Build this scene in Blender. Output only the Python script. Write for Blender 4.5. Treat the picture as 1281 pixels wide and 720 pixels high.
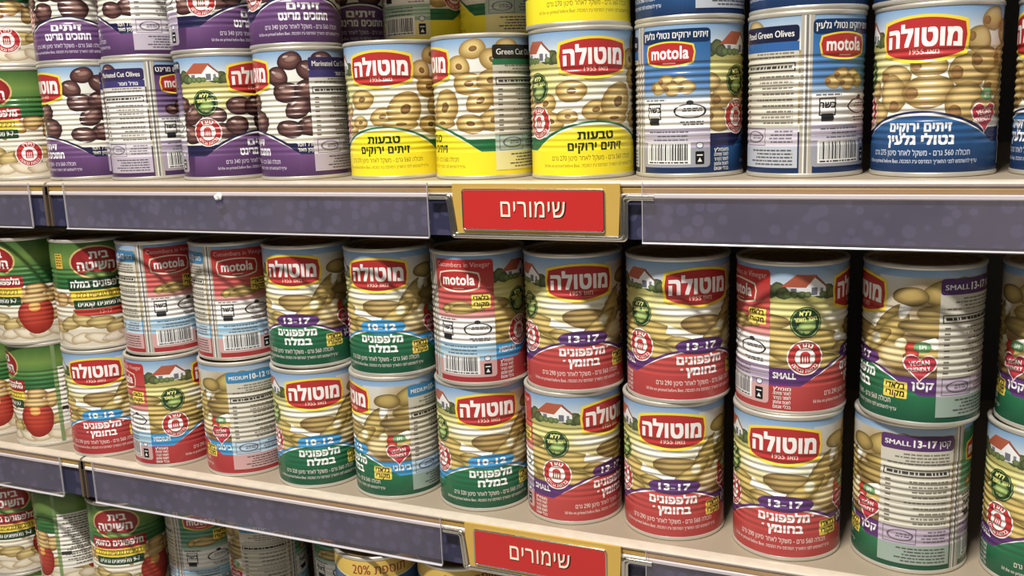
import bpy, bmesh, math, random
import numpy as np
from mathutils import Matrix, Vector
from mathutils.geometry import tessellate_polygon

SC = bpy.context.scene
for o in list(bpy.data.objects):
    bpy.data.objects.remove(o, do_unlink=True)
COL = SC.collection
random.seed(5)

# ------------------------------------------------------------------ camera, world, lights, exposure
ZB = 1.0                                    # height of the middle shelf's deck above the floor (m)
FOCAL_PX = 1185.58
cd = bpy.data.cameras.new('camera'); cam = bpy.data.objects.new('camera', cd); COL.objects.link(cam)
cd.sensor_width = 36.0; cd.sensor_fit = 'HORIZONTAL'; cd.lens = FOCAL_PX / 1281.0 * 36.0
cd.clip_start = 0.02; cd.clip_end = 60
cr = Vector((0.91450295, 0.40288875, -0.03694611)); cu_ = Vector((-0.04362308, 0.18898021, 0.98101147))
cf = Vector((-0.40222057, 0.89552618, -0.19039821))
m = Matrix((cr, cu_, -cf)).transposed().to_4x4(); m.translation = (0.45, -0.60351713, 0.31143747 + ZB)
cam.matrix_world = m
SC.camera = cam
SC.view_settings.view_transform = 'Standard'; SC.view_settings.look = 'None'
SC.view_settings.gamma = 1.0; SC.view_settings.use_curve_mapping = False
SC.view_settings.exposure = 0.04
w = bpy.data.worlds.new('store_air'); SC.world = w; w.use_nodes = True
w.node_tree.nodes['Background'].inputs[0].default_value = (1.0, 0.96, 0.91, 1)
w.node_tree.nodes['Background'].inputs[1].default_value = 0.08
def area(name, loc, sx, sy, power, col=(1, 0.965, 0.91), rot=(0, 0, 0)):
    l = bpy.data.lights.new(name, 'AREA'); l.shape = 'RECTANGLE'; l.size = sx; l.size_y = sy
    l.energy = power; l.color = col
    o = bpy.data.objects.new(name, l); COL.objects.link(o); o.location = loc; o.rotation_euler = rot
    return o
area('ceiling_or_fill_lamp', (0.12, -0.90, ZB + 1.95), 0.5, 0.14, 104, rot=(math.radians(-18), 0, 0))
area('ceiling_or_fill_lamp', (0.25, -2.7, ZB + 1.95), 2.4, 0.3, 11, rot=(math.radians(35), 0, 0))  # weak fill lamp, added in front to lift the shade under the shelves

# ------------------------------------------------------------------ helpers
def lin(c):
    c = np.asarray(c, float) / 255.0
    return np.where(c <= 0.04045, c / 12.92, ((c + 0.055) / 1.055) ** 2.4)
def mat(name, rgb, rough=0.5, metal=0.0, noise=0.0, nscale=60, spec=0.5, bump=0.0):
    mt = bpy.data.materials.new(name); mt.use_nodes = True; nt = mt.node_tree
    b = nt.nodes['Principled BSDF']; c = lin(rgb)
    b.inputs['Base Color'].default_value = (*c, 1); b.inputs['Roughness'].default_value = rough
    b.inputs['Metallic'].default_value = metal; b.inputs['Specular IOR Level'].default_value = spec
    tc = nt.nodes.new('ShaderNodeTexCoord'); n = nt.nodes.new('ShaderNodeTexNoise')
    n.inputs['Scale'].default_value = nscale; n.inputs['Detail'].default_value = 4
    nt.links.new(tc.outputs['Object'], n.inputs['Vector'])
    if noise:
        mx = nt.nodes.new('ShaderNodeMix'); mx.data_type = 'RGBA'
        mx.inputs[6].default_value = (*(c * (1 - noise)), 1); mx.inputs[7].default_value = (*np.minimum(c * (1 + noise), 1), 1)
        nt.links.new(n.outputs['Fac'], mx.inputs[0]); nt.links.new(mx.outputs[2], b.inputs['Base Color'])
    mr = nt.nodes.new('ShaderNodeMapRange'); mr.inputs[3].default_value = max(rough - 0.06, 0.02); mr.inputs[4].default_value = rough + 0.08
    nt.links.new(n.outputs['Fac'], mr.inputs[0]); nt.links.new(mr.outputs[0], b.inputs['Roughness'])
    if bump:
        bp = nt.nodes.new('ShaderNodeBump'); bp.inputs['Strength'].default_value = bump; bp.inputs['Distance'].default_value = 0.001
        nt.links.new(n.outputs['Fac'], bp.inputs['Height']); nt.links.new(bp.outputs['Normal'], b.inputs['Normal'])
    return mt
def attr_mat(name, rough):
    mt = mat(name, (200, 200, 200), rough, 0, 0, 35); nt = mt.node_tree; b = nt.nodes['Principled BSDF']
    a = nt.nodes.new('ShaderNodeAttribute'); a.attribute_name = 'print'; nt.links.new(a.outputs['Color'], b.inputs['Base Color'])
    return mt
M_PRINT = attr_mat('printed_label', 0.24)
M_TIN = mat('tinplate', (205, 203, 198), 0.32, 0.85, 0.05)
M_RIM = mat('tin_rim', (222, 217, 204), 0.34, 0.6, 0.05)
M_LID = mat('lacquered_lid', (190, 160, 110), 0.35, 0.8, 0.06)
M_DECK = mat('cream_enamel', (146, 133, 114), 0.45, 0, 0.07, 25, bump=0.05)
M_NOSE = mat('worn_cream_edge', (192, 180, 162), 0.4, 0, 0.16, 90, bump=0.1)
M_GOLD = mat('gold_band', (196, 158, 82), 0.32, 0.35, 0.10, 30)
M_CAP = mat('aged_end_cap', (122, 106, 90), 0.4, 0.4, 0.1)
M_WHITE = mat('white_line', (226, 220, 214), 0.35)
M_CHROME = mat('chrome', (225, 222, 215), 0.16, 1.0)
M_SGOLD = mat('gold_plate', (218, 180, 92), 0.30, 0.25, 0.08, 20)
M_RED = mat('red_enamel', (194, 46, 44), 0.30, 0, 0.04, 12)
M_CREAM = mat('cream_letters', (250, 240, 215), 0.4)
M_DARK = mat('dark_brown', (52, 26, 22), 0.5)
M_BACK = mat('grey_steel', (92, 88, 84), 0.6, 0.1, 0.08, 20)
M_FLOOR = mat('floor_tile', (176, 168, 156), 0.4, 0, 0.08, 3)
M_PAPER = mat('white_paper', (240, 238, 236), 0.7, 0, 0.03, 200)
def navy_mat():
    mt = mat('navy_bokeh_print', (56, 56, 82), 0.4); nt = mt.node_tree; b = nt.nodes['Principled BSDF']
    tc = nt.nodes.new('ShaderNodeTexCoord'); v = nt.nodes.new('ShaderNodeTexVoronoi'); v.inputs['Scale'].default_value = 95
    v.inputs['Randomness'].default_value = 0.9
    nt.links.new(tc.outputs['Object'], v.inputs['Vector'])
    r = nt.nodes.new('ShaderNodeMapRange'); r.inputs[1].default_value = 0.42; r.inputs[2].default_value = 0.36; nt.links.new(v.outputs['Distance'], r.inputs[0])
    n = nt.nodes.new('ShaderNodeTexNoise'); n.inputs['Scale'].default_value = 14; nt.links.new(tc.outputs['Object'], n.inputs['Vector'])
    mm = nt.nodes.new('ShaderNodeMath'); mm.operation = 'MULTIPLY'; nt.links.new(r.outputs[0], mm.inputs[0]); nt.links.new(n.outputs['Fac'], mm.inputs[1])
    mx = nt.nodes.new('ShaderNodeMix'); mx.data_type = 'RGBA'; mx.inputs[6].default_value = (*lin((46, 47, 72)), 1); mx.inputs[7].default_value = (*lin((78, 75, 104)), 1)
    nt.links.new(mm.outputs[0], mx.inputs[0]); nt.links.new(mx.outputs[2], b.inputs['Base Color'])
    return mt
M_NAVY = navy_mat()
def clear_mat():
    mt = bpy.data.materials.new('clear_plastic'); mt.use_nodes = True; nt = mt.node_tree
    b = nt.nodes['Principled BSDF']; b.inputs['Base Color'].default_value = (*lin((225, 215, 225)), 1); b.inputs['Roughness'].default_value = 0.18
    t = nt.nodes.new('ShaderNodeBsdfTransparent'); t.inputs['Color'].default_value = (0.96, 0.95, 0.97, 1)
    tc = nt.nodes.new('ShaderNodeTexCoord'); n = nt.nodes.new('ShaderNodeTexNoise'); n.inputs['Scale'].default_value = 18; n.inputs['Detail'].default_value = 6
    nt.links.new(tc.outputs['Object'], n.inputs['Vector'])
    mr = nt.nodes.new('ShaderNodeMapRange'); mr.inputs[3].default_value = 0.02; mr.inputs[4].default_value = 0.09; nt.links.new(n.outputs['Fac'], mr.inputs[0])
    mx = nt.nodes.new('ShaderNodeMixShader'); nt.links.new(mr.outputs[0], mx.inputs[0])
    nt.links.new(t.outputs[0], mx.inputs[1]); nt.links.new(b.outputs[0], mx.inputs[2])
    nt.links.new(mx.outputs[0], nt.nodes['Material Output'].inputs['Surface'])
    return mt
M_CLEAR = clear_mat()
M_CLEARLIP = mat('plastic_lip', (196, 192, 196), 0.2)

def link(name, me, mt, parent=None, smooth=None):
    if mt: me.materials.append(mt)
    o = bpy.data.objects.new(name, me); COL.objects.link(o)
    if parent: o.parent = parent
    if smooth is not None:
        me.polygons.foreach_set('use_smooth', [True] * len(me.polygons)); me.set_sharp_from_angle(angle=math.radians(smooth))
    return o
def from_bm(name, bm, mt, parent=None, smooth=None):
    me = bpy.data.meshes.new(name); bmesh.ops.recalc_face_normals(bm, faces=bm.faces[:]); bm.to_mesh(me); bm.free()
    return link(name, me, mt, parent, smooth)
def box(bm, x0, x1, y0, y1, z0, z1, bev=0):
    r = bmesh.ops.create_cube(bm, size=1, matrix=Matrix.Translation(((x0 + x1) / 2, (y0 + y1) / 2, (z0 + z1) / 2)) @ Matrix.Diagonal((x1 - x0, y1 - y0, z1 - z0, 1)))
    if bev:
        es = {e for v in r['verts'] for e in v.link_edges}
        bmesh.ops.bevel(bm, geom=list(es), offset=bev, segments=2, affect='EDGES')
def extrude_profile(name, prof, x0, x1, mt, parent, smooth=35):
    bm = bmesh.new(); a = [bm.verts.new((x0, y, z)) for y, z in prof]; b = [bm.verts.new((x1, y, z)) for y, z in prof]
    n = len(prof)
    for i in range(n): bm.faces.new((a[i], a[(i + 1) % n], b[(i + 1) % n], b[i]))
    bm.faces.new(a); bm.faces.new(b[::-1])
    return from_bm(name, bm, mt, parent, smooth)
def lathe(prof, n=72, close=True):
    bm = bmesh.new(); rings = []
    for r, z in prof:
        if r < 1e-6: rings.append([bm.verts.new((0, 0, z))])
        else: rings.append([bm.verts.new((r * math.cos(2 * math.pi * k / n), r * math.sin(2 * math.pi * k / n), z)) for k in range(n)])
    pairs = list(zip(rings, rings[1:])) + ([(rings[-1], rings[0])] if close else [])
    for A, B in pairs:
        for k in range(n):
            q = (k + 1) % n
            if len(A) == 1 and len(B) == 1: break
            if len(A) == 1: bm.faces.new((A[0], B[k], B[q]))
            elif len(B) == 1: bm.faces.new((A[k], A[q], B[0]))
            else: bm.faces.new((A[k], A[q], B[q], B[k]))
    return bm
def tube(bm, pts, r, n=10, closed=False):
    P = [Vector(p) for p in pts]; rings = []; N = len(P)
    for i in range(N):
        t = (P[(i + 1) % N] - P[i - 1]) if closed else (P[min(i + 1, N - 1)] - P[max(i - 1, 0)])
        t.normalize(); s = t.cross(Vector((0, 1, 0))).normalized(); u = Vector((0, 1, 0))
        rings.append([bm.verts.new(P[i] + r * (math.cos(2 * math.pi * k / n) * s + math.sin(2 * math.pi * k / n) * u)) for k in range(n)])
    for i in range(N if closed else N - 1):
        A, B = rings[i], rings[(i + 1) % N]
        for k in range(n): bm.faces.new((A[k], A[(k + 1) % n], B[(k + 1) % n], B[k]))
    if not closed: bm.faces.new(rings[0]); bm.faces.new(rings[-1])
def thing(name, label, cat, loc=(0, 0, 0), rz=0, group=None):
    o = bpy.data.objects.new(name, None); o.empty_display_size = 0.03; COL.objects.link(o)
    o.location = loc; o.rotation_euler = (0, 0, rz); o['label'] = label; o['category'] = cat
    if group: o['group'] = group
    return o
def structure(o): o['kind'] = 'structure'; return o

# ------------------------------------------------------------------ setting: floor and the gondola's back panel
ZU, ZD = 0.2585, -0.2540                     # decks above and below the middle one
JOINT, BAY = -0.272, 0.94
bm = bmesh.new(); box(bm, -4, 4, -4, 2, -0.05, 0); structure(from_bm('floor', bm, M_FLOOR))
bm = bmesh.new(); box(bm, -1.3, 1.2, 0.43, 0.47, 0, ZB + 0.85); structure(from_bm('wall_back', bm, M_BACK))

# ------------------------------------------------------------------ shelves
def shelf(zd, x0, x1, label, covers):
    t = thing('store_shelf', label, 'shelf', ((x0 + x1) / 2, 0, ZB + zd), 0, 'shelves of the display rack')
    h = (x1 - x0) / 2; a, b = -h + 0.0016, h - 0.0016
    bm = bmesh.new(); box(bm, a, b, 0.010, 0.428, -0.010, 0); from_bm('deck', bm, M_DECK, t)
    nose = [(0.010, 0), (0.0035, 0), (0.0012, -0.0006), (0.0003, -0.0018), (0.0006, -0.0030), (0.0020, -0.0036), (0.010, -0.0036)]
    extrude_profile('deck_nose', nose, a, b, M_NOSE, t)
    extrude_profile('gold_stripe', [(0.010, -0.0036), (0.0024, -0.0036), (0.0014, -0.0048), (0.0014, -0.0068), (0.0024, -0.0081), (0.010, -0.0081)], a, b, M_GOLD, t)
    extrude_profile('white_trim', [(0.010, -0.0081), (0.0022, -0.0081), (0.0010, -0.0088), (0.0010, -0.0108), (0.0022, -0.0116), (0.010, -0.0116)], a, b, M_WHITE, t)
    bm = bmesh.new(); box(bm, a, b, 0.0030, 0.0075, -0.0390, -0.0116); from_bm('printed_strip', bm, M_NAVY, t)
    for e in (a, b):
        s = 1 if e < 0 else -1
        bm = bmesh.new(); box(bm, min(e, e + s * 0.0030), max(e, e + s * 0.0016), 0.0006, 0.0090, -0.0392, -0.0036, 0.0003); from_bm('end_cap', bm, M_CAP, t)
    for c0, c1 in covers:
        c0 -= (x0 + x1) / 2; c1 -= (x0 + x1) / 2
        bm = bmesh.new(); box(bm, c0, c1, -0.0022, -0.0012, -0.0400, -0.0005); pc = from_bm('price_channel', bm, M_CLEAR, t); pc['label'] = 'clear plastic price channel'
        extrude_profile('channel_lip', [(-0.0034, -0.0411), (-0.0037, -0.0405), (-0.0033, -0.0399), (-0.0022, -0.0399), (-0.0012, -0.0400), (-0.0012, -0.0411)], c0, c1, M_CLEARLIP, pc)
        for e in (c0, c1):
            bm = bmesh.new(); box(bm, e - 0.0002, e + 0.0002, -0.0024, -0.0010, -0.0400, -0.0005); from_bm('channel_end', bm, M_CLEARLIP, pc)
    for bx in (-h + 0.03, h - 0.03):
        bm = bmesh.new(); box(bm, bx - 0.006, bx + 0.006, 0.02, 0.43, -0.035, -0.010); from_bm('bracket', bm, M_BACK, t)
    return t
R2 = (JOINT, JOINT + BAY); R1 = (JOINT - BAY, JOINT)
shelf(ZU, *R2, 'cream shelf with gold stripe and navy strip, carrying the olive cans', [(-0.2475, 0.1155), (0.2757, 0.645)])
shelf(ZU, *R1, 'end of cream shelf left of the joint, level with the olive cans', [(-1.19, -0.2905)])
shelf(0, *R2, 'cream shelf with gold stripe and navy strip, carrying the two-high pickle cans', [(-0.2555, 0.1115), (0.2757, 0.645)])
shelf(0, *R1, 'end of cream shelf left of the joint, carrying green pickle cans', [(-1.19, -0.2975)])
shelf(ZD, *R2, 'low cream shelf under the gold tins', [(-0.2475, 0.1155), (0.2757, 0.645)])
shelf(ZD, *R1, 'low cream shelf left of the joint under the green pickle cans', [(-1.19, -0.2905)])
shelf(0.517, *R2, 'top cream shelf above the yellow and blue olive cans', [(-0.2475, 0.645)])
shelf(0.517, *R1, 'top cream shelf above the far left cans', [(-1.19, -0.2905)])
# ------------------------------------------------------------------ printed label artwork: flat shapes in millimetres, wrapped on the can wall
CR, CH = 36.5, 102.8
CIRC = 2 * math.pi * CR
U0, U1 = 112.0 - CIRC, 112.0
V0, V1 = 3.0, 99.8
RIB0, PITCH, NRIB = 19.5, 4.4, 13
txt_curve = bpy.data.curves.new('lettering_source', 'FONT'); txt_obj = bpy.data.objects.new('lettering_source', txt_curve); COL.objects.link(txt_obj)
_cache = {}
def visual(s):
    """Hebrew runs right to left: reverse the line, then turn digit and latin runs back."""
    if not any('\u0590' <= ch <= '\u05ff' for ch in s): return s
    out, run = [], ''
    for ch in s[::-1]:
        if ch.isascii() and (ch.isalnum() or ch in '%.'): run = ch + run
        else: out.append(run); run = ''; out.append(ch)
    out.append(run)
    return ''.join(out)
def contours(st, res, spacing):
    """outlines of a line of lettering, sampled to polygons"""
    txt_curve.body = visual(st); txt_curve.space_character = spacing
    t = txt_obj.copy(); t.data = txt_curve.copy(); COL.objects.link(t)
    for o in bpy.context.selected_objects: o.select_set(False)
    t.select_set(True); bpy.context.view_layer.objects.active = t
    bpy.ops.object.convert(target='CURVE')
    out = []
    for sp in t.data.splines:
        B = sp.bezier_points; P = []
        for i in range(len(B)):
            p0, p1, p2, p3 = (np.array(v[:2]) for v in (B[i].co, B[i].handle_right, B[(i + 1) % len(B)].handle_left, B[(i + 1) % len(B)].co))
            d = p3 - p0; n = np.hypot(*d) + 1e-9
            flat = max(abs(d[0] * (q[1] - p0[1]) - d[1] * (q[0] - p0[0])) / n for q in (p1, p2)) < 0.004
            for k in range(1 if flat else res + 1):
                f = k / (res + 1); P.append((1 - f) ** 3 * p0 + 3 * f * (1 - f) ** 2 * p1 + 3 * f * f * (1 - f) * p2 + f ** 3 * p3)
        if len(P) > 2: out.append(np.array(P))
    d = t.data; bpy.data.objects.remove(t, do_unlink=True); bpy.data.curves.remove(d)
    return out
def glyphs(st, res=3, spacing=1.0):
    """triangles of a line of lettering and the order its strokes lie in"""
    key = (st, res, round(spacing, 3))
    if key not in _cache:
        cs = contours(st, res, spacing)
        area_ = [0.5 * np.sum(c[:, 0] * np.roll(c[:, 1], -1) - np.roll(c[:, 0], -1) * c[:, 1]) for c in cs]
        def inside(p, c):
            x, y = c[:, 0], c[:, 1]; x2, y2 = np.roll(x, -1), np.roll(y, -1)
            k = ((y > p[1]) != (y2 > p[1])) & (p[0] < (x2 - x) * (p[1] - y) / (y2 - y + 1e-12) + x)
            return k.sum() % 2 == 1
        holes = {i: [] for i in range(len(cs))}; is_hole = set()
        for i, c in enumerate(cs):
            for j, q in enumerate(cs):
                if i != j and area_[i] * area_[j] < 0 and abs(area_[j]) > abs(area_[i]) and inside(c[0], q): holes[j].append(i); is_hole.add(i); break
        T, S = [], []; k = 0
        for i, c in enumerate(cs):
            if i in is_hole: continue
            loops = [[Vector((x, y, 0)) for x, y in q] for q in [c] + [cs[h] for h in holes[i]]]
            flat = np.concatenate([c] + [cs[h] for h in holes[i]])
            for t in tessellate_polygon(loops): T.append(flat[list(t)]); S.append(k % 3)
            k += 1
        _cache[key] = (np.array(T, float).reshape(-1, 3, 2), np.array(S, int))
    return _cache[key]
def fat(s, bold, res):
    """heavier letters: the outline printed again a little to each side"""
    g, sub = glyphs(s, res, 1.0 + bold * 1.3)
    if bold < 0.015: return g, sub
    e = bold * 0.76
    sh = [(-e, 0), (e, 0)] if bold < 0.035 else [(-e, -e * 0.8), (e, -e * 0.8), (-e, e * 0.8), (e, e * 0.8), (0, 0)]
    return np.concatenate([g + np.array(d) for d in sh]), np.concatenate([sub + 3 * k for k in range(len(sh))])
def mixc(a, b, t): return tuple(np.array(a, float) * (1 - t) + np.array(b, float) * t)

class Art:
    def __init__(s): s.T = []; s.C = []; s.L = []; s.layer = 0; s.top = 0
    def stack(s, tri, col, sub):
        s.T.append(tri); s.C.append(np.broadcast_to(np.asarray(col, float), tri.shape[:2] + (3,)).copy()); s.L.append(s.layer + sub); s.top = max(s.top, s.layer + int(sub.max()) + 1)
    def add(s, tri, col):
        s.layer = max(s.layer, s.top); tri = np.asarray(tri, float); col = np.asarray(col, float)
        if col.ndim == 1: col = np.broadcast_to(col, tri.shape[:2] + (3,))
        s.T.append(tri); s.C.append(np.array(col)); s.L.append(np.full(len(tri), s.layer)); s.layer += 1; s.top = s.layer
    def grid(s, us, rows, cols):
        """rows[j][i] = v, cols[j][i] = colour"""
        T, C = [], []
        for j in range(len(rows) - 1):
            for i in range(len(us) - 1):
                p = [(us[i], rows[j][i]), (us[i + 1], rows[j][i + 1]), (us[i + 1], rows[j + 1][i + 1]), (us[i], rows[j + 1][i])]
                c = [cols[j][i], cols[j][i + 1], cols[j + 1][i + 1], cols[j + 1][i]]
                T += [[p[0], p[1], p[2]], [p[0], p[2], p[3]]]; C += [[c[0], c[1], c[2]], [c[0], c[2], c[3]]]
        s.add(T, C)
    def rect(s, u0, v0, u1, v1, c, ctop=None):
        ct = c if ctop is None else ctop
        s.grid([u0, u1], [[v0, v0], [v1, v1]], [[c, c], [ct, ct]])
    def poly(s, pts, c):
        P = [Vector((x, y, 0)) for x, y in pts]
        T = [[pts[i] for i in t] for t in tessellate_polygon([P])]
        s.add(T, c)
    def rrect(s, u0, v0, u1, v1, r, c):
        pts = []
        for cx, cy, a in ((u1 - r, v1 - r, 0), (u0 + r, v1 - r, 90), (u0 + r, v0 + r, 180), (u1 - r, v0 + r, 270)):
            for k in range(5): q = math.radians(a + k * 22.5); pts.append((cx + r * math.cos(q), cy + r * math.sin(q)))
        s.poly(pts, c)
    def ell(s, u, v, rx, ry, rot, ce, ci=None, hx=0.0, hy=0.25, n=24, wob=0.0):
        ci = ce if ci is None else ci; q = math.radians(rot); cq, sq = math.cos(q), math.sin(q)
        ph = u * 1.3 + v
        def ring(f, col):
            r = []
            for k in range(n):
                a = 2 * math.pi * k / n; w_ = 1 + wob * math.sin(3 * a + ph) + 0.6 * wob * math.sin(5 * a + 2 * ph)
                x = (f * math.cos(a) * w_ + hx * (1 - f)) * rx; y = (f * math.sin(a) * w_ + hy * (1 - f)) * ry
                r.append((u + x * cq - y * sq, v + x * sq + y * cq))
            return r, col
        R = [ring(1, ce), ring(0.80, mixc(ce, ci, 0.40)), ring(0.5, mixc(ce, ci, 0.85))]
        ctr = (u + hx * rx * cq - hy * ry * sq, v + hx * rx * sq + hy * ry * cq)
        T, C = [], []
        for (A, ca), (B, cb) in zip(R, R[1:]):
            for k in range(n):
                m_ = (k + 1) % n; T += [[A[k], A[m_], B[m_]], [A[k], B[m_], B[k]]]; C += [[ca, ca, cb], [ca, cb, cb]]
        A, ca = R[-1]
        for k in range(n): T.append([A[k], A[(k + 1) % n], ctr]); C.append([ca, ca, ci])
        s.add(T, C)
    def ringp(s, u, v, r0, r1, c, n=28, sx=1.0):
        T = []
        for k in range(n):
            a, b = 2 * math.pi * k / n, 2 * math.pi * (k + 1) / n
            p = [(u + sx * r * math.cos(t), v + r * math.sin(t)) for r, t in ((r0, a), (r0, b), (r1, b), (r1, a))]
            T += [[p[0], p[1], p[2]], [p[0], p[2], p[3]]]
        s.add(T, c)
    def frame(s, u0, v0, u1, v1, t, c):
        for a in ((u0, v0, u1, v0 + t), (u0, v1 - t, u1, v1), (u0, v0, u0 + t, v1), (u1 - t, v0, u1, v1)): s.rect(*a, c)
    def text(s, st, u, v, h, c, w=None, bold=0.02, res=2, arc=0.0, shear=0.0, rot=0.0, ref='ה'):
        """v is the letters' baseline, h the letter height, u the centre"""
        g, sub = fat(st, bold, res)
        if not len(g): return
        r = fat(ref, bold, res)[0]; top = r[..., 1].max(); sc = h / top
        x0, x1 = g[..., 0].min(), g[..., 0].max(); sx = w / (x1 - x0) if w else sc
        T = np.empty_like(g); T[..., 0] = (g[..., 0] - (x0 + x1) / 2) * sx; T[..., 1] = g[..., 1] * sc
        T[..., 0] += shear * T[..., 1]; T[..., 1] -= arc * (T[..., 0] ** 2)
        q = math.radians(rot); X = T[..., 0] * math.cos(q) - T[..., 1] * math.sin(q); Y = T[..., 0] * math.sin(q) + T[..., 1] * math.cos(q)
        s.stack(np.stack([X + u, Y + v], -1), c, sub)
    def arctext(s, st, u, v, r, h, c, mid, under=False, bold=0.02, w=None):
        g, sub = fat(st, bold, 1); top = fat('ה', bold, 1)[0][..., 1].max(); sc = h / top
        x0, x1 = g[..., 0].min(), g[..., 0].max(); sx = w / (x1 - x0) if w else sc
        x = (g[..., 0] - (x0 + x1) / 2) * sx; y = g[..., 1] * sc
        if under: a = math.radians(mid) + x / r; rr = r - y
        else: a = math.radians(mid) - x / r; rr = r + y
        s.stack(np.stack([u + rr * np.cos(a), v + rr * np.sin(a)], -1), c, sub)
    def lines(s, u0, u1, v1, v0, dv, h, c, rag=True):
        """unreadable small print: broken bars"""
        rnd = random.Random(int(u0 * 7 + v1 * 13)); T = []
        v = v1
        while v > v0:
            u = u0 + (rnd.uniform(0, (u1 - u0) * 0.35) if rag else 0)
            while u < u1:
                l = min(rnd.uniform(1.2, 4.2), u1 - u); T += [[(u, v), (u + l, v), (u + l, v + h)], [(u, v), (u + l, v + h), (u, v + h)]]
                u += l + 0.6
            v -= dv
        s.add(T, c)

def split(T, C, L, axis, lines):
    done = []
    while len(T):
        x = T[..., axis]; mn, mx = x.min(1), x.max(1)
        k = np.searchsorted(lines, mn + 1e-5, 'right'); k = np.minimum(k, len(lines) - 1); ln = lines[k]
        need = (ln > mn + 1e-5) & (ln < mx - 1e-5)
        done.append((T[~need], C[~need], L[~need])); T, C, L, ln = T[need], C[need], L[need], ln[need]
        if not len(T): break
        o = np.argsort(T[..., axis], 1); ii = np.arange(len(T))[:, None]; T = T[ii, o]; C = C[ii, o]
        a, b, c = T[:, 0], T[:, 1], T[:, 2]; ca, cb, cc = C[:, 0], C[:, 1], C[:, 2]
        def cut(p, q, cp, cq):
            f = ((ln - p[:, axis]) / np.maximum(q[:, axis] - p[:, axis], 1e-12))[:, None]; r = p + f * (q - p); r[:, axis] = ln
            return r, cp + f * (cq - cp)
        P, cP = cut(a, c, ca, cc); hi = b[:, axis] >= ln
        Q1, cQ1 = cut(a, b, ca, cb); Q2, cQ2 = cut(b, c, cb, cc)
        S = lambda *v: np.stack(v, 1)
        h, l = hi, ~hi
        done.append((S(a, Q1, P)[h], S(ca, cQ1, cP)[h], L[h]))
        done.append((np.concatenate([S(a, b, Q2)[l], S(a, Q2, P)[l]]), np.concatenate([S(ca, cb, cQ2)[l], S(ca, cQ2, cP)[l]]), np.concatenate([L[l], L[l]])))
        T2 = np.concatenate([S(Q1, b, c)[h], S(Q1, c, P)[h], S(Q2, c, P)[l]]); C2 = np.concatenate([S(cQ1, cb, cc)[h], S(cQ1, cc, cP)[h], S(cQ2, cc, cP)[l]])
        L2 = np.concatenate([L[h], L[h], L[l]])
        T, C, L = T2, C2, L2
    T = np.concatenate([d[0] for d in done]); C = np.concatenate([d[1] for d in done]); L = np.concatenate([d[2] for d in done])
    ar = np.abs((T[:, 1, 0] - T[:, 0, 0]) * (T[:, 2, 1] - T[:, 0, 1]) - (T[:, 2, 0] - T[:, 0, 0]) * (T[:, 1, 1] - T[:, 0, 1]))
    k = ar > 1e-5
    return T[k], C[k], L[k]
def rib(v):
    inside = (v > RIB0) & (v < RIB0 + PITCH * NRIB)
    a = np.where(v < 33, 0.42, 0.80)
    ph = 2 * np.pi * (v - RIB0) / PITCH
    return np.where(inside, a / 2 * (np.cos(ph) - 1), 0), np.where(inside, -a / 2 * np.sin(ph) * 2 * np.pi / PITCH, 0)
NU_ = 76
UG = np.linspace(U0, U1, NU_ + 1)
VG = RIB0 + PITCH / 4 * np.arange(4 * NRIB + 1)
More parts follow.
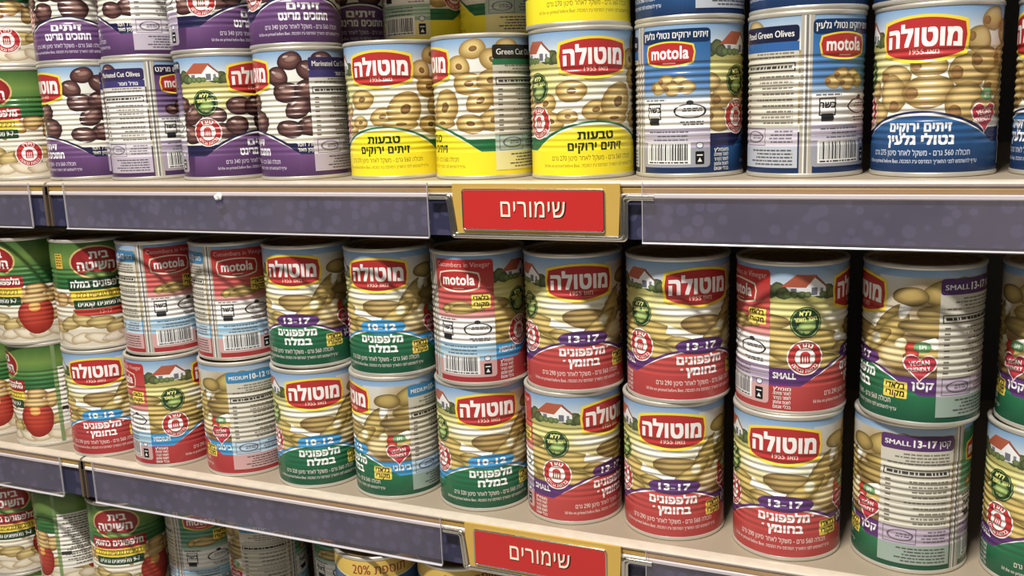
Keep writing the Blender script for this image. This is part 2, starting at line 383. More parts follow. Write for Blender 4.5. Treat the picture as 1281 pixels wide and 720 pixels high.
def wrap(name, art):
    T = np.concatenate(art.T); C = np.concatenate(art.C); L = np.concatenate(art.L)
    # shapes that cross the label's seam continue on its other side
    keep = []
    for sh in (-CIRC, 0, CIRC):
        t = T.copy(); t[..., 0] += sh; k = (t[..., 0].max(1) > U0) & (t[..., 0].min(1) < U1); keep.append((t[k], C[k], L[k]))
    T = np.concatenate([k[0] for k in keep]); C = np.concatenate([k[1] for k in keep]); L = np.concatenate([k[2] for k in keep])
    T, C, L = split(T, C, L, 0, np.concatenate([UG - CIRC, UG[1:], UG[1:] + CIRC]))
    k = (T[..., 0].mean(1) > U0) & (T[..., 0].mean(1) < U1); T, C, L = T[k], C[k], L[k]
    T, C, L = split(T, C, L, 1, np.concatenate([[V0], VG, [V1]]))
    k = (T[..., 1].mean(1) > V0) & (T[..., 1].mean(1) < V1); T, C, L = T[k], C[k], L[k]
    ar = (T[:, 1, 0] - T[:, 0, 0]) * (T[:, 2, 1] - T[:, 0, 1]) - (T[:, 2, 0] - T[:, 0, 0]) * (T[:, 1, 1] - T[:, 0, 1])
    f = ar < 0; T[f] = T[f][:, ::-1]; C[f] = C[f][:, ::-1]
    u = T[..., 0].ravel(); v = T[..., 1].ravel()
    cell = np.clip(np.floor((u.reshape(-1, 3).mean(1) - U0) / (CIRC / NU_)), 0, NU_ - 1).repeat(3)
    ua = U0 + cell * CIRC / NU_; fr = (u - ua) / (CIRC / NU_); th0 = ua / CR - math.pi / 2; th1 = th0 + 2 * math.pi / NU_
    x = np.cos(th0) * (1 - fr) + np.cos(th1) * fr; y = np.sin(th0) * (1 - fr) + np.sin(th1) * fr
    vs = np.concatenate([[V0], VG, [V1]]); rs = CR + rib(vs)[0]; r = np.interp(v, vs, rs)
    off = L.repeat(3) * 0.0012
    co = np.stack([x * (r + off), y * (r + off), v], 1) / 1000.0
    th = u / CR - math.pi / 2; sl = np.interp(v, vs, rib(vs)[1])
    no = np.stack([np.cos(th), np.sin(th), -sl], 1); no /= np.linalg.norm(no, axis=1)[:, None]
    n = len(co); me = bpy.data.meshes.new(name)
    me.vertices.add(n); me.vertices.foreach_set('co', co.astype(np.float32).ravel())
    me.loops.add(n); me.loops.foreach_set('vertex_index', np.arange(n, dtype=np.int32))
    me.polygons.add(n // 3); me.polygons.foreach_set('loop_start', np.arange(0, n, 3, dtype=np.int32))
    me.update(calc_edges=True)
    ca = me.color_attributes.new('print', 'FLOAT_COLOR', 'POINT')
    ink = C.reshape(-1, 3); grey = ink @ np.array([0.3, 0.59, 0.11]); ink = ink * 0.80 + grey[:, None] * 0.20
    rgba = np.ones((n, 4), np.float32); rgba[:, :3] = lin(np.clip(ink, 0, 255)); ca.data.foreach_set('color', rgba.ravel())
    me.normals_split_custom_set_from_vertices(no.astype(np.float32))
    me.materials.append(M_PRINT)
    return me

WHITE = (240, 238, 230); RED = (200, 44, 44); YEL = (250, 214, 40); PURP = (96, 50, 120); BLUE = (52, 150, 214); GREEN = (28, 104, 66); NAVY = (28, 36, 78)
def backdrop(a, field=True):
    us = list(np.linspace(U0 - 1, U1 + 1, 24))
    def sky(u): return (116, 162, 212) if u < 60 else (136, 170, 206)
    pale = (232, 232, 222)
    a.grid(us, [[V0] * 24, [60] * 24, [84] * 24, [92] * 24, [V1] * 24],
           [[(226, 222, 200)] * 24, [(228, 224, 204)] * 24, [pale] * 24, [mixc(pale, sky(u), 0.55) for u in us], [sky(u) for u in us]])
    if field:
        us = list(np.linspace(-117, 34, 20)); k = [max(0.0, min(1.0, (10 - u) / 45)) for u in us]; bg = (230, 227, 208)
        a.grid(us, [[52] * 20, [62 + 0.01 * u for u in us], [70] * 20, [78] * 20, [81] * 20],
               [[bg] * 20, [mixc(bg, (206, 200, 108), q) for q in k], [mixc(bg, (222, 216, 132), q) for q in k], [mixc(bg, (190, 182, 92), q) for q in k], [mixc(bg, (168, 170, 92), q) for q in k]])
def house(a, u=-47):
    for du, dv, r in ((-21, 83, 4.5), (-16, 84.5, 4.8), (-13, 82, 4), (11, 82.5, 4), (16, 83, 5), (20, 82, 4), (-25, 82, 3.5), (25, 82, 4)):
        a.ell(u + du, dv, r * 1.15, r, 0, (58, 72, 40), (104, 112, 66), wob=0.06, n=14)
    a.poly([(u - 8, 80.5), (u + 15, 80.5), (u + 15, 87), (u + 7.5, 93.4), (u - 8, 88)], (238, 238, 236))
    a.poly([(u + 7.7, 94.3), (u + 15.5, 87.2), (u + 15.0, 86), (u + 7.2, 92.4)], (150, 80, 60))
    a.poly([(u - 14.5, 86.4), (u - 4.5, 94.6), (u + 8.6, 94.2), (u + 1.5, 86)], (190, 88, 58))
    a.rect(u - 8, 82.8, u - 4.5, 85.6, (120, 120, 130)); a.rect(u + 5, 81, u + 9, 86, (110, 112, 124)); a.rect(u + 11, 83, u + 13, 85.6, (128, 128, 136))
    for du, r in ((-10, 2.6), (-5.5, 2.2), (-1, 2.4), (2.6, 2), (13, 2)):
        a.ell(u + du, 81.4, r * 1.3, r, 0, (66, 88, 44), (122, 140, 78), n=12, wob=0.06)
def barrel(w, vt, vb, bt, bb, cx, grow=0.0):
    w += grow; vt += grow; vb -= grow; pts = []
    N = 14
    for k in range(N + 1):
        t = -1 + 2 * k / N; pts.append((cx + t * w, vb - bb * (1 - t * t)))
    pts.append((cx + w + 1.2, (vt + vb) / 2 + 1))
    for k in range(N + 1):
        t = 1 - 2 * k / N; pts.append((cx + t * w, vt + bt * (1 - t * t)))
    pts.append((cx - w - 1.2, (vt + vb) / 2 + 1))
    return pts
def logo(a, u=0):
    a.poly(barrel(23.4, 90.5, 74.0, 3.6, 4.6, u, 1.7), YEL)
    a.poly(barrel(23.4, 90.5, 74.0, 3.6, 4.6, u), RED)
    a.text('מוטולה', u, 78.0, 10.2, (250, 246, 240), w=43.5, bold=0.06, arc=0.0018)
    a.text('מאז 1955', u + 1, 72.9, 2.6, (244, 190, 170), w=17, bold=0.02)
def logo_en(a, u, v, w=15.5, yellow=True):
    a.poly(barrel(w, v + 5.6, v - 4.4, 2.2, 2.6, u, 1.0), YEL if yellow else (240, 220, 190))
    a.poly(barrel(w, v + 5.6, v - 4.4, 2.2, 2.6, u), RED)
    a.text('motola', u, v - 2.4, 6.4, (250, 246, 240), w=w * 1.72, bold=0.035, ref='t')
    a.rect(u - 4.5, v - 5.6, u + 4.5, v - 4.8, (244, 180, 160))
def seal(a, u=-45, v=63):
    a.ell(u, v, 10.4, 10.4, 0, (30, 62, 34)); a.ringp(u, v, 9.2, 9.7, (150, 180, 90))
    a.ell(u + 1, v - 2.4, 6.0, 4.2, 20, (96, 140, 62), (170, 196, 104))
    a.text('ללא', u - 0.5, v + 4.4, 2.9, (226, 228, 120), bold=0.045, res=1)
    a.text('חומר משמר', u, v + 0.9, 2.6, (226, 228, 120), w=15, bold=0.045, res=1, rot=6)
    a.arctext('ללא חומר משמר', u, v, 7.4, 1.4, (190, 200, 110), 270, under=True)
def sodium(a, u=-45, v=39.5):
    a.ell(u, v, 11.8, 11.8, 0, WHITE, n=32); a.ringp(u, v, 6.6, 11.0, RED)
    a.rect(u - 3.2, v - 4, u + 3.2, v + 1.6, RED); a.ell(u, v + 2, 3.2, 2.0, 0, RED)
    for k in (-1.6, 0, 1.6): a.rect(u + k - 0.35, v - 3.4, u + k + 0.35, v + 1.2, WHITE)
    a.arctext('נתרן', u, v, 7.4, 2.8, WHITE, 90, bold=0.04)
    a.arctext('בכמות גבוהה', u, v, 10.1, 2.3, WHITE, 270, under=True, bold=0.03, w=21)
def heart(a, u=48, v=39):
    def H(sc): return [(u + sc * 0.62 * 16 * math.sin(t) ** 3 / 1.0, v + sc * 0.60 * (13 * math.cos(t) - 5 * math.cos(2 * t) - 2 * math.cos(3 * t) - math.cos(4 * t))) for t in np.linspace(0, 2 * math.pi, 40)[:-1]]
    a.ell(u + 1, v + 12.4, 5.2, 3.6, 0, (92, 150, 92), (120, 176, 116)); a.text('ויגן', u + 1, v + 11.4, 2.2, WHITE, bold=0.03, res=1)
    a.poly(H(1.06), (246, 226, 222)); a.poly(H(0.96), (200, 46, 62))
    a.text('VEGAN', u - 0.3, v + 0.6, 3.0, WHITE, w=12, bold=0.03, res=1, rot=8, ref='V'); a.text('FRIENDLY', u - 0.2, v - 3.3, 2.7, WHITE, w=13, bold=0.03, res=1, rot=8, ref='F')
def swoosh_f(u, peak=37.0, flat=20.0): return max(flat, peak - (u / 40.0) ** 2 * 12.0)
def swoosh(a, low, band, lowtop=None, flat=20.0, bandtop=32.0):
    us = list(np.linspace(U0 - 0.5, U1 + 0.5, 90)); f = [swoosh_f(u, flat=flat) for u in us]; g = [max(bandtop, x + 2.8) for x in f]
    a.grid(us, [[V0] * 90, g], [[band] * 90, [band] * 90])
    us2 = list(np.linspace(-42, 42, 50)); f2 = [swoosh_f(u, flat=flat) for u in us2]
    a.grid(us2, [f2, [x + 1.3 * max(0, 1 - abs(u / 42) ** 3) for x, u in zip(f2, us2)]], [[WHITE] * 50] * 2)
    lt = low if lowtop is None else lowtop
    a.grid(us, [[V0] * 90, f], [[low] * 90, [lt if abs(u) < 60 else low for u in us]])
def barcode(a, u0, u1, v0, v1):
    a.rect(u0 - 1.5, v0 - 2.4, u1 + 1.5, v1 + 1, (238, 238, 234)); rnd = random.Random(3); u = u0; T = []
    while u < u1:
        w_ = rnd.choice((0.35, 0.35, 0.7, 1.0)); T += [[(u, v0), (u + w_, v0), (u + w_, v1)], [(u, v0), (u + w_, v1), (u, v1)]]; u += w_ + rnd.choice((0.4, 0.4, 0.8))
    a.add(T, (30, 30, 32)); a.lines(u0, u1, v0 - 1.8, v0 - 2.5, 2, 1.0, (50, 50, 54), rag=False)
def tag_baladi(a, u, v, s=1.0, box=True):
    if box: a.rrect(u - 7.6 * s, v - 5.4 * s, u + 7.6 * s, v + 5.4 * s, 0.8, (246, 214, 70))
    a.text('בלאדי', u, v + 0.8 * s, 3.4 * s, (30, 24, 16), w=12.4 * s, bold=0.05, res=1); a.text('מקורי', u, v - 4.2 * s, 3.4 * s, (30, 24, 16), w=12 * s, bold=0.05, res=1)
def english(a, top, low, band, title, food, tag=False, he_title=None, cbody=(232, 230, 224)):
    c = -92.7; u0, u1 = -117.2, -68.2
    a.rrect(u0, 7, u1, 97, 2.6, mixc(low, (235, 228, 222), 0.62))
    a.grid([u0, u1], [[46] * 2, [60] * 2, [95] * 2], [[cbody] * 2, [mixc(top, cbody, 0.25)] * 2, [top] * 2])
    a.rrect(u0, 88, u1, 97, 2.6, top if he_title is None else mixc(top, (10, 12, 30), 0.55))
    a.rect(u0, 22, u1, 52, cbody); a.grid([u0, u1], [[20] * 2, [33] * 2], [[mixc(band, cbody, 0.5)] * 2] * 2)
    for v in (23.5, 26.5, 29.5): a.rect(u0, v, u1, v + 0.9, mixc(band, WHITE, 0.8))
    if title: a.text(title, c, 91.4, 3.6, (238, 190, 184) if he_title is None else WHITE, w=44, bold=0.01, res=1, ref='C')
    if he_title: a.text(he_title, c, 91.2, 3.6, WHITE, w=46, bold=0.03, res=1)
    logo_en(a, c - 3, 80.5, yellow=top[0] < 180)
    food(a, c - 2, 60.5)
    if tag: tag_baladi(a, c + 14.5, 65.5, 0.95)
    a.frame(c - 20, 38.5, c - 9, 49.5, 0.8, (40, 40, 44)); a.text('כשר', c - 14.5, 43.4, 3.6, (34, 34, 38), bold=0.05, res=1); a.rrect(c - 18.6, 35.2, c - 10.4, 39.8, 0.8, (34, 34, 38))
    a.ringp(c + 11, 44, 4.2, 4.8, (40, 40, 44), sx=2.3); a.ell(c + 11, 49.5, 2.4, 1.6, 0, (60, 60, 64)); a.lines(c + 3, c + 19, 45.4, 42.5, 1.6, 0.7, (70, 70, 74))
    a.lines(c - 22, c - 5, 51, 50, 2, 0.8, (70, 70, 74)); a.lines(c + 2, c + 20, 36.6, 33.6, 1.8, 0.8, (80, 80, 84)); a.lines(c - 22, c + 10, 30, 22, 2.6, 0.8, (84, 90, 100))
    barcode(a, c - 19, c + 10, 11.5, 22.5)
    a.rrect(c + 14.6, 9, c + 20.4, 17.5, 0.6, (26, 26, 28)); a.poly([(c + 16, 10.6), (c + 19, 10.6), (c + 17.5, 13.4)], WHITE); a.rect(c + 15.6, 14.6, c + 19.4, 15.4, WHITE)
    a.ell(c + 17.5, 21.5, 2.6, 2.2, 0, (80, 96, 140)); a.ell(c + 17.5, 21.5, 2.0, 1.6, 0, (226, 224, 226))
def side_copy(a, v=17):
    for k, st in enumerate(('מומלץ', 'לאחר פתיחה', 'לשמור בקירור', 'לשנות אחסון', 'בכלי אטום')):
        a.text(st, -59.5, v - 3.1 * k + 2.0, 2.0, WHITE, w=11.5, bold=0.03, res=1)
def nutrition(a, head, title, he, low, band, cbody=(206, 200, 180)):
    u0, u1 = 58, 104
    a.rrect(u0, 6.5, u1, 92, 2.0, cbody)
    a.rect(u0, 6.5, u1, 20, mixc(low, (236, 232, 224), 0.62)); a.rect(u0, 20, u1, 32, mixc(band, (236, 232, 224), 0.66))
    a.rrect(u0, 84.5, u1, 94.5, 2.0, head)
    if he:
        a.text(title, u0 + 10.5, 87.6, 3.2, WHITE, w=16, bold=0.03, ref='S'); a.text(he[0], u0 + 27, 87.2, 4.6, WHITE, w=14, bold=0.05, ref='1'); a.text(he[1], u0 + 39.5, 87.6, 3.6, WHITE, w=8, bold=0.03)
    elif title: a.text(title, (u0 + u1) / 2, 87.6, 4.0, WHITE, w=40, bold=0.02, res=2, ref='G')
    a.lines(u0 + 3, u1 - 3, 81.5, 74, 2.2, 1.1, (128, 120, 104))
    a.frame(u0 + 2, 66.5, u1 - 2, 72, 0.7, (34, 32, 32)); a.lines(u0 + 4, u1 - 4, 68.4, 67.5, 3, 1.7, (50, 48, 46), rag=False)
    v = 63
    while v > 34:
        a.lines(u0 + 15, u1 - 3, v, v - 1, 3, 1.1, (120, 112, 98)); a.rect(u0 + 3, v - 1.2, u1 - 3, v - 0.9, (160, 152, 134)); a.rect(u0 + 3.5, v, u0 + 7, v + 1.1, (110, 104, 92)); v -= 3.6
    a.frame(u0 + 3, 20.5, u1 - 22, 31.5, 0.5, (120, 100, 128)); a.ringp(u0 + 14, 26, 3.2, 3.8, (110, 92, 120), sx=2.2); a.lines(u0 + 8, u0 + 20, 26.5, 24, 1.6, 0.8, (110, 92, 120))
    a.lines(u1 - 19, u1 - 3, 29, 21, 2.2, 0.9, (110, 100, 118)); a.lines(u0 + 3, u1 - 3, 17, 8, 2.2, 0.9, (86, 84, 84))
def seam(a):
    a.rect(105, V0, 113, V1, (176, 168, 150)); a.rect(107.0, V0, 108.0, V1, (232, 230, 224)); a.rect(108.0, V0, 109.6, V1, (120, 116, 108)); a.rect(109.6, V0, 110.4, V1, (214, 212, 206))
OD = (122, 98, 40)
def pickle(a, u, v, rx, ry, rot, dark=0.0, wob=0.03):
    e = mixc(OD, (78, 62, 36), dark); i = mixc((220, 190, 98), (158, 124, 62), dark)
    a.ell(u, v, rx, ry, rot, e, i, hy=0.3, wob=wob)
def pickle_scene(a):
    us = [-118, -104, -80, -50, -30, -16, -8]; c0, c1, e = (164, 140, 66), (204, 184, 98), (226, 220, 190)
    a.grid(us, [[24] * 7, [34] * 7, [52] * 7, [66 + 0.03 * u for u in us]], [[c0] * 6 + [e], [c0] * 6 + [e], [c1] * 6 + [e], [(214, 204, 134)] * 5 + [e] * 2])
    us = [20, 34, 50, 76, 112]; b0, b1, e = (128, 96, 52), (158, 124, 74), (214, 202, 172)
    a.grid(us, [[24] * 5, [48] * 5, [70] * 5, [84] * 5, [95] * 5], [[e] + [b0] * 4, [e] + [b0] * 4, [e, e] + [b1] * 3, [e, e] + [(176, 146, 96)] * 3, [(206, 208, 208)] * 2 + [(190, 172, 134)] * 3])
    for p in ((-104, 56, 22, 6.5, -4), (-80, 62, 25, 6.5, 3), (-96, 44, 26, 7, 4), (-66, 53, 27, 6.8, -6), (-80, 37, 26, 6.5, 2), (-52, 42, 24, 7.2, -12), (-30, 50, 19, 7.2, -14), (-34, 36, 18, 6.4, -10)):
        pickle(a, *p, dark=0.05)
    for v0 in (66, 63.2): a.ell(-8, v0, 26, 2.4, -4, (214, 210, 170), (248, 246, 236))
    a.ell(6, 55, 20, 7.4, -6, (120, 92, 44), (186, 154, 82), hy=0.3)                   # dark one under the logo
    a.poly([(-22, 56), (-10, 51), (4, 47), (14, 49), (8, 44), (-8, 45), (-24, 50)], (246, 244, 234))
    pickle(a, 27, 59, 21, 9.6, 56, 0.22); pickle(a, 15, 50.5, 17, 5.6, 33, 0.05)
    a.ell(18, 53.5, 4.2, 3.4, 20, (214, 206, 160), (240, 236, 206))
    a.ell(33, 45, 13, 7.4, 4, (168, 136, 72), (232, 212, 150), hx=-0.4, hy=0.2); pickle(a, -12, 43, 13, 4.6, -8, 0.0)
    a.ell(38, 76, 3.4, 8, -20, (206, 200, 180), (246, 244, 236))
    # right-hand heap
    pickle(a, 62, 86, 15, 8.2, 8, 0.1); a.ell(72, 90, 6, 5.6, 0, (112, 104, 60), (206, 196, 150)); pickle(a, 41, 83, 11, 6, 0, 0.35)
    pickle(a, 92, 88, 17, 7, -6, 0.35); pickle(a, 70, 73, 26, 7.4, 3, 0.1); pickle(a, 62, 62, 28, 7.0, -6, 0.45); pickle(a, 96, 62, 18, 8, 10, 0.4)
    pickle(a, 60, 47, 22, 7.6, 8, 0.15); pickle(a, 100, 45, 18, 8, -8, 0.3)
    a.poly([(48, 55), (56, 57.5), (64, 53), (56, 50)], (240, 236, 222)); a.ell(43, 49, 4.2, 5.6, 10, (170, 34, 30), (214, 62, 46)); a.ell(36, 53, 4, 3, 30, (206, 196, 140), (236, 230, 196))
def small_pickles(a, u, v):
    for du, dv, rx, r in ((-9, 0.5, 9, 20), (-3, 1.8, 12, 6), (6, 0, 13, -3), (0, -2, 14, 2), (-12, -1.6, 4, 40)): pickle(a, u + du, v + dv, rx, 3.0, r, 0.2)
def cucumber(a, low, lowtop, band, he2, size, sizes_he, size_en, nhead, grams, title, panel):
    backdrop(a); house(a); pickle_scene(a)
    swoosh(a, low, band, lowtop)
    a.ell(2, 40.6, 19.5, 6.0, 0, band, n=30); a.text(size, 2, 38.4, 4.6, (250, 248, 244), w=23, bold=0.04, ref='1')
    a.text('מלפפונים', 1, 28.2, 5.2, (250, 248, 244), w=35, bold=0.06); a.text(he2, 2, 20.6, 5.0, (250, 248, 244), w=24, bold=0.06)
    if low[0] > 120:
        a.text('״', 20.5, 30.2, 3, WHITE, bold=0.03, res=1); a.text('״', -13, 22.2, 3, WHITE, bold=0.03, res=1)
    a.text('תכולה 560 גרם - משקל לאחר סינון %s גרם' % grams, 0, 13.2, 2.9, (244, 226, 216), w=62, bold=0.005, res=1)
    a.text('עדיף להשתמש לפני התאריך המודפס ע״ג המכסה. Best before printed on the lid', -2, 8.6, 2.0, (240, 222, 214), w=74, bold=0.01, res=1)
    tag_baladi(a, 33.5, 22.6)
    a.text(sizes_he, 50, 24.6, 4.2, WHITE, bold=0.04, res=1, w=13 if len(sizes_he) < 4 else 15); a.text(size_en, -58.2, 25.0, 4.0, WHITE, w=15, bold=0.04, res=1, ref='S')
    seal(a); sodium(a); heart(a)
    logo(a)
    side_copy(a, 15)
    seam(a); english(a, panel, low, band, title, small_pickles, tag=True)
    nutrition(a, mixc(band, (60, 50, 60), 0.15), size_en, (size, sizes_he), low, band)
    return a
def olive_fronts(a, low, lowtop, band, t1, t2, tc, grams, txt, bandtop=29.0):
    swoosh(a, low, band, lowtop, flat=20.0, bandtop=bandtop)
    a.text(t1, 0, 27.6, 5.0, tc, w=26 if len(t1) < 7 else 37, bold=0.06); a.text(t2, 0, 20.0, 5.2, tc, w=40, bold=0.06)
    a.text('תכולה 560 גרם - משקל לאחר סינון %s גרם' % grams, -1, 13.2, 2.9, txt, w=62, bold=0.005, res=1)
    a.text('עדיף להשתמש לפני התאריך המודפס ע״ג המכסה. Best before printed on the lid', -2, 8.6, 2.0, txt, w=74, bold=0.01, res=1)
    seal(a); sodium(a); logo(a)
def spots(fn, a, pts):
    for p in pts: fn(a, *p)
def olive_ring(a, u, v, rx, ry, rot):
    a.ell(u, v, rx, ry, rot, (150, 112, 46), (228, 196, 112), hy=0.35, wob=0.025); a.ell(u + 0.4, v + 0.5, rx * 0.42, ry * 0.40, rot, (236, 206, 130), (214, 176, 92)); a.ell(u + 0.5, v + 0.1, rx * 0.30, ry * 0.27, rot, (112, 78, 34), (150, 108, 54), n=16)
def olive_green(a, u, v, rx, ry, rot):
    a.ell(u, v, rx, ry, rot, (140, 108, 50), (222, 190, 114), hx=0.15, hy=0.35, wob=0.02); q = math.radians(rot)
    a.ell(u - rx * 0.62 * math.cos(q), v - rx * 0.62 * math.sin(q), rx * 0.28, ry * 0.36, rot, (136, 94, 48), (160, 116, 62), n=16)
def olive_black(a, u, v, rx, ry, rot):
    a.ell(u, v, rx, ry, rot, (52, 26, 28), (128, 84, 76), hy=0.3, wob=0.025); a.ell(u + 1, v + ry * 0.18, rx * 0.62, ry * 0.40, rot, (88, 48, 46), (168, 128, 114)); a.ell(u - rx * 0.3, v + ry * 0.45, rx * 0.22, ry * 0.12, rot, (196, 170, 160), n=12)
LEFTP = ((-106, 68, 11, 8, 0), (-90, 58, 11, 8, 20), (-108, 48, 11, 8, 30), (-92, 42, 10, 8, -10), (-70, 62, 10, 7, 0), (-74, 48, 11, 8, 10), (-57, 54, 11, 8, 30), (-62, 38, 11, 8, -20), (-38, 52, 10, 7.5, 10), (-34, 40, 12, 7, -5), (-17, 60, 11.5, 7.5, 0))
RIGHTP = ((44, 92, 10, 7, 10), (33, 80, 9, 8, -20), (40, 68, 12, 8, 0), (58, 84, 10, 7.5, -30), (56, 70, 10, 8, 10), (70, 92, 10, 7, 0), (72, 76, 12, 8, 20), (90, 84, 12, 8, -10), (64, 58, 11, 8, -10), (48, 56, 11, 8, 30), (84, 62, 12, 9, 15), (100, 72, 10, 8, 0), (58, 42, 12, 8, 5), (80, 46, 11, 8, -25), (100, 52, 11, 9, 10), (96, 38, 11, 7, 0), (40, 40, 11, 7, -8))
def mk_yellow(a):
    backdrop(a); house(a)
    spots(olive_ring, a, LEFTP + ((-20, 43, 8, 5, 0), (0, 47, 10, 6.5, 10), (18, 52, 14.5, 12.5, 35), (14, 41, 14, 4.5, 0)) + RIGHTP)
    olive_fronts(a, (255, 230, 6), (255, 234, 16), (30, 112, 62), 'טבעות', 'זיתים ירוקים', (36, 52, 22), 270, (92, 78, 20))
    seam(a); english(a, (40, 130, 70), (248, 226, 20), (40, 130, 70), None, lambda a_, u, v: spots(olive_ring, a_, ((u - 9, v, 7, 4, 0), (u, v + 2, 7, 4, 0), (u + 9, v, 7, 4, 0), (u, v - 2, 7, 4, 0))), he_title='טבעות זיתים ירוקים')
    nutrition(a, (44, 40, 30), 'Green Cut Olives', None, (248, 226, 20), (30, 112, 62)); a.rect(58, 80.6, 104, 84.6, (40, 120, 70))
    return a
def mk_blue(a):
    backdrop(a); house(a)
    spots(olive_green, a, LEFTP + ((4, 66, 11, 7, 0), (-18, 50, 11.5, 10, 100), (4, 51, 15, 10, 5), (28, 63, 13, 11, 10), (26, 44, 13, 12, 40), (-30, 38, 9, 6, 0)) + RIGHTP)
    olive_fronts(a, (26, 50, 96), (40, 98, 162), (34, 38, 84), 'זיתים ירוקים', 'נטולי גלעין', (246, 246, 246), 275, (220, 226, 240))
    heart(a, 40, 36); seam(a); side_copy(a, 15)
    english(a, (34, 100, 176), (26, 42, 82), (120, 100, 150), None, lambda a_, u, v: spots(olive_green, a_, ((u - 9, v - 1, 6, 4.6, 0), (u - 3, v + 3, 6, 4.6, 0), (u + 6, v + 2, 6, 4.6, 0), (u + 11, v - 1, 6, 4.6, 0), (u + 1, v - 2, 6, 4.6, 0))), he_title='זיתים ירוקים נטולי גלעין')
    nutrition(a, (28, 34, 66), 'Pitted Green Olives', None, (104, 126, 168), (140, 120, 170)); a.rect(58, 79.0, 104, 84.6, (44, 100, 176))
    return a
def mk_purple(a):
    backdrop(a); house(a)
    spots(olive_black, a, LEFTP + ((0, 60, 13, 9, 10), (-20, 44, 10, 8, 0), (8, 46, 13, 10, -10)) + RIGHTP)
    olive_fronts(a, (80, 48, 94), (120, 78, 136), (38, 36, 78), 'זיתים', 'חתוכים מרינט', (246, 244, 246), 340, (226, 214, 232))
    a.text('גודל חסר', 52, 26.4, 3.0, WHITE, w=15, bold=0.04, res=1); a.text('קטן מאוד', 52, 22.4, 2.4, WHITE, w=13, bold=0.04, res=1)
    seam(a); english(a, (86, 50, 112), (64, 36, 88), (110, 70, 140), None, lambda a_, u, v: spots(olive_black, a_, ((u - 9, v - 1, 7, 4.6, 0), (u, v + 2, 7, 4.6, 0), (u + 9, v - 1, 7, 4.6, 0))), he_title='זיתים חתוכים מרינט')
    nutrition(a, (58, 44, 92), 'Marinated Cut Olives', None, (120, 90, 150), (150, 130, 170), (222, 218, 210)); a.rect(58, 79.0, 104, 84.6, (66, 60, 126)); a.text('גודל חסר', 90, 80.4, 2.6, WHITE, bold=0.03, res=1)
    return a
def mk_kibbutz(a, vinegar, pot=True):
    us = list(np.linspace(U0 - 1, U1 + 1, 24))
    g0, g1 = (38, 104, 44), (112, 150, 60)
    a.grid(us, [[V0] * 24, [30] * 24, [58] * 24], [[(216, 204, 178)] * 24, [(222, 212, 186)] * 24, [(224, 218, 200)] * 24])
    a.grid(us, [[57] * 24, [66] * 24, [84] * 24, [V1] * 24], [[(30, 96, 44)] * 24, [(44, 112, 48)] * 24, [(110, 146, 58)] * 24, [(58, 100, 40)] * 24])
    for k in range(16):
        u = -112 + k * 15; a.ell(u, 50 + 3 * math.sin(k * 2.1), 10, 6.5, k * 37, (140, 92, 40), (222, 186, 112), wob=0.08)
        a.ell(u + 6, 24 + 4 * math.sin(k * 1.3), 13, 6, -18 + (k % 3) * 16, (132, 104, 48), (216, 190, 116), wob=0.05)
        a.ell(u + 2, 11, 12, 5, 10 - (k % 2) * 24, (176, 150, 110), (236, 224, 196), wob=0.07)
    for c in (-100, 36, 98) if pot else (-100,):
        a.ell(c, 28, 16, 18, 0, (150, 30, 22), (206, 62, 40), hx=-0.2, hy=0.3, wob=0.03); a.ell(c, 44, 13, 5, 0, (168, 120, 60), (222, 190, 120)); a.ell(c - 1, 36, 5.4, 4.6, 0, (226, 140, 60), (240, 180, 90), n=14)
    for c in (0, -1):
        if c == 0: uu = 0
        else: uu = -112
        a.ell(uu, 81.5, 23.5, 15.5, 0, (206, 176, 100)); a.ell(uu, 81.5, 21.8, 13.9, 0, (150, 28, 30), (186, 44, 44)); a.ell(uu + 2, 69.5, 14, 3.0, -8, (60, 110, 46), (140, 176, 80))
        a.text('בית', uu + 3, 85.0, 6.2, WHITE, w=17, bold=0.05); a.text('השיטה', uu, 74.4, 7.6, WHITE, w=33, bold=0.05)
    t1 = (176, 30, 32) if vinegar else (22, 66, 36)
    a.rrect(-28, 55.6, 28, 67, 1.6, t1); a.text('מלפפונים בחומץ' if vinegar else 'מלפפונים במלח', 0, 58.6, 5.6, WHITE, w=50, bold=0.05)
    a.rrect(-26, 47.2, 26, 55.4, 1.0, (240, 206, 46)); a.text('רכיבים טבעיים בלבד', 0, 49.6, 4.0, (50, 42, 16), w=44, bold=0.03)
    a.rrect(-24, 38.6, 24, 47.0, 1.0, (34, 74, 40)); a.text('7-9 מלפפונים גדולים' if vinegar else 'מלפפונים קטנים', 0, 41.0, 3.8, WHITE, w=40, bold=0.03)
    if not vinegar:
        a.poly([(-26, 38.4), (26, 38.4), (24, 31), (-22, 33)], (196, 48, 34)); a.text('13-17', 4, 33.6, 3.4, (240, 150, 130), bold=0.01, res=1, ref='1')
        a.rrect(-40, 76, -31, 90, 0.6, (226, 180, 50)); a.lines(-39, -32, 88, 77, 2.4, 1.2, (120, 80, 20), rag=False)
        a.text('תכולה 560 גרם', 10, 9.0, 2.4, WHITE, w=24, bold=0.02, res=1)
    sodium(a, 31, 24) if not pot else None
    u0, u1 = 82 - 30, 112
    a.rect(60, 20, 96, 78, (226, 222, 208)); a.lines(62, 94, 75, 22, 2.6, 1.3, (96, 92, 84)); a.rect(60, 34, 70, 38, (60, 60, 56)); a.rect(56, V0, 59.5, V1, (120, 150, 90))
    return a
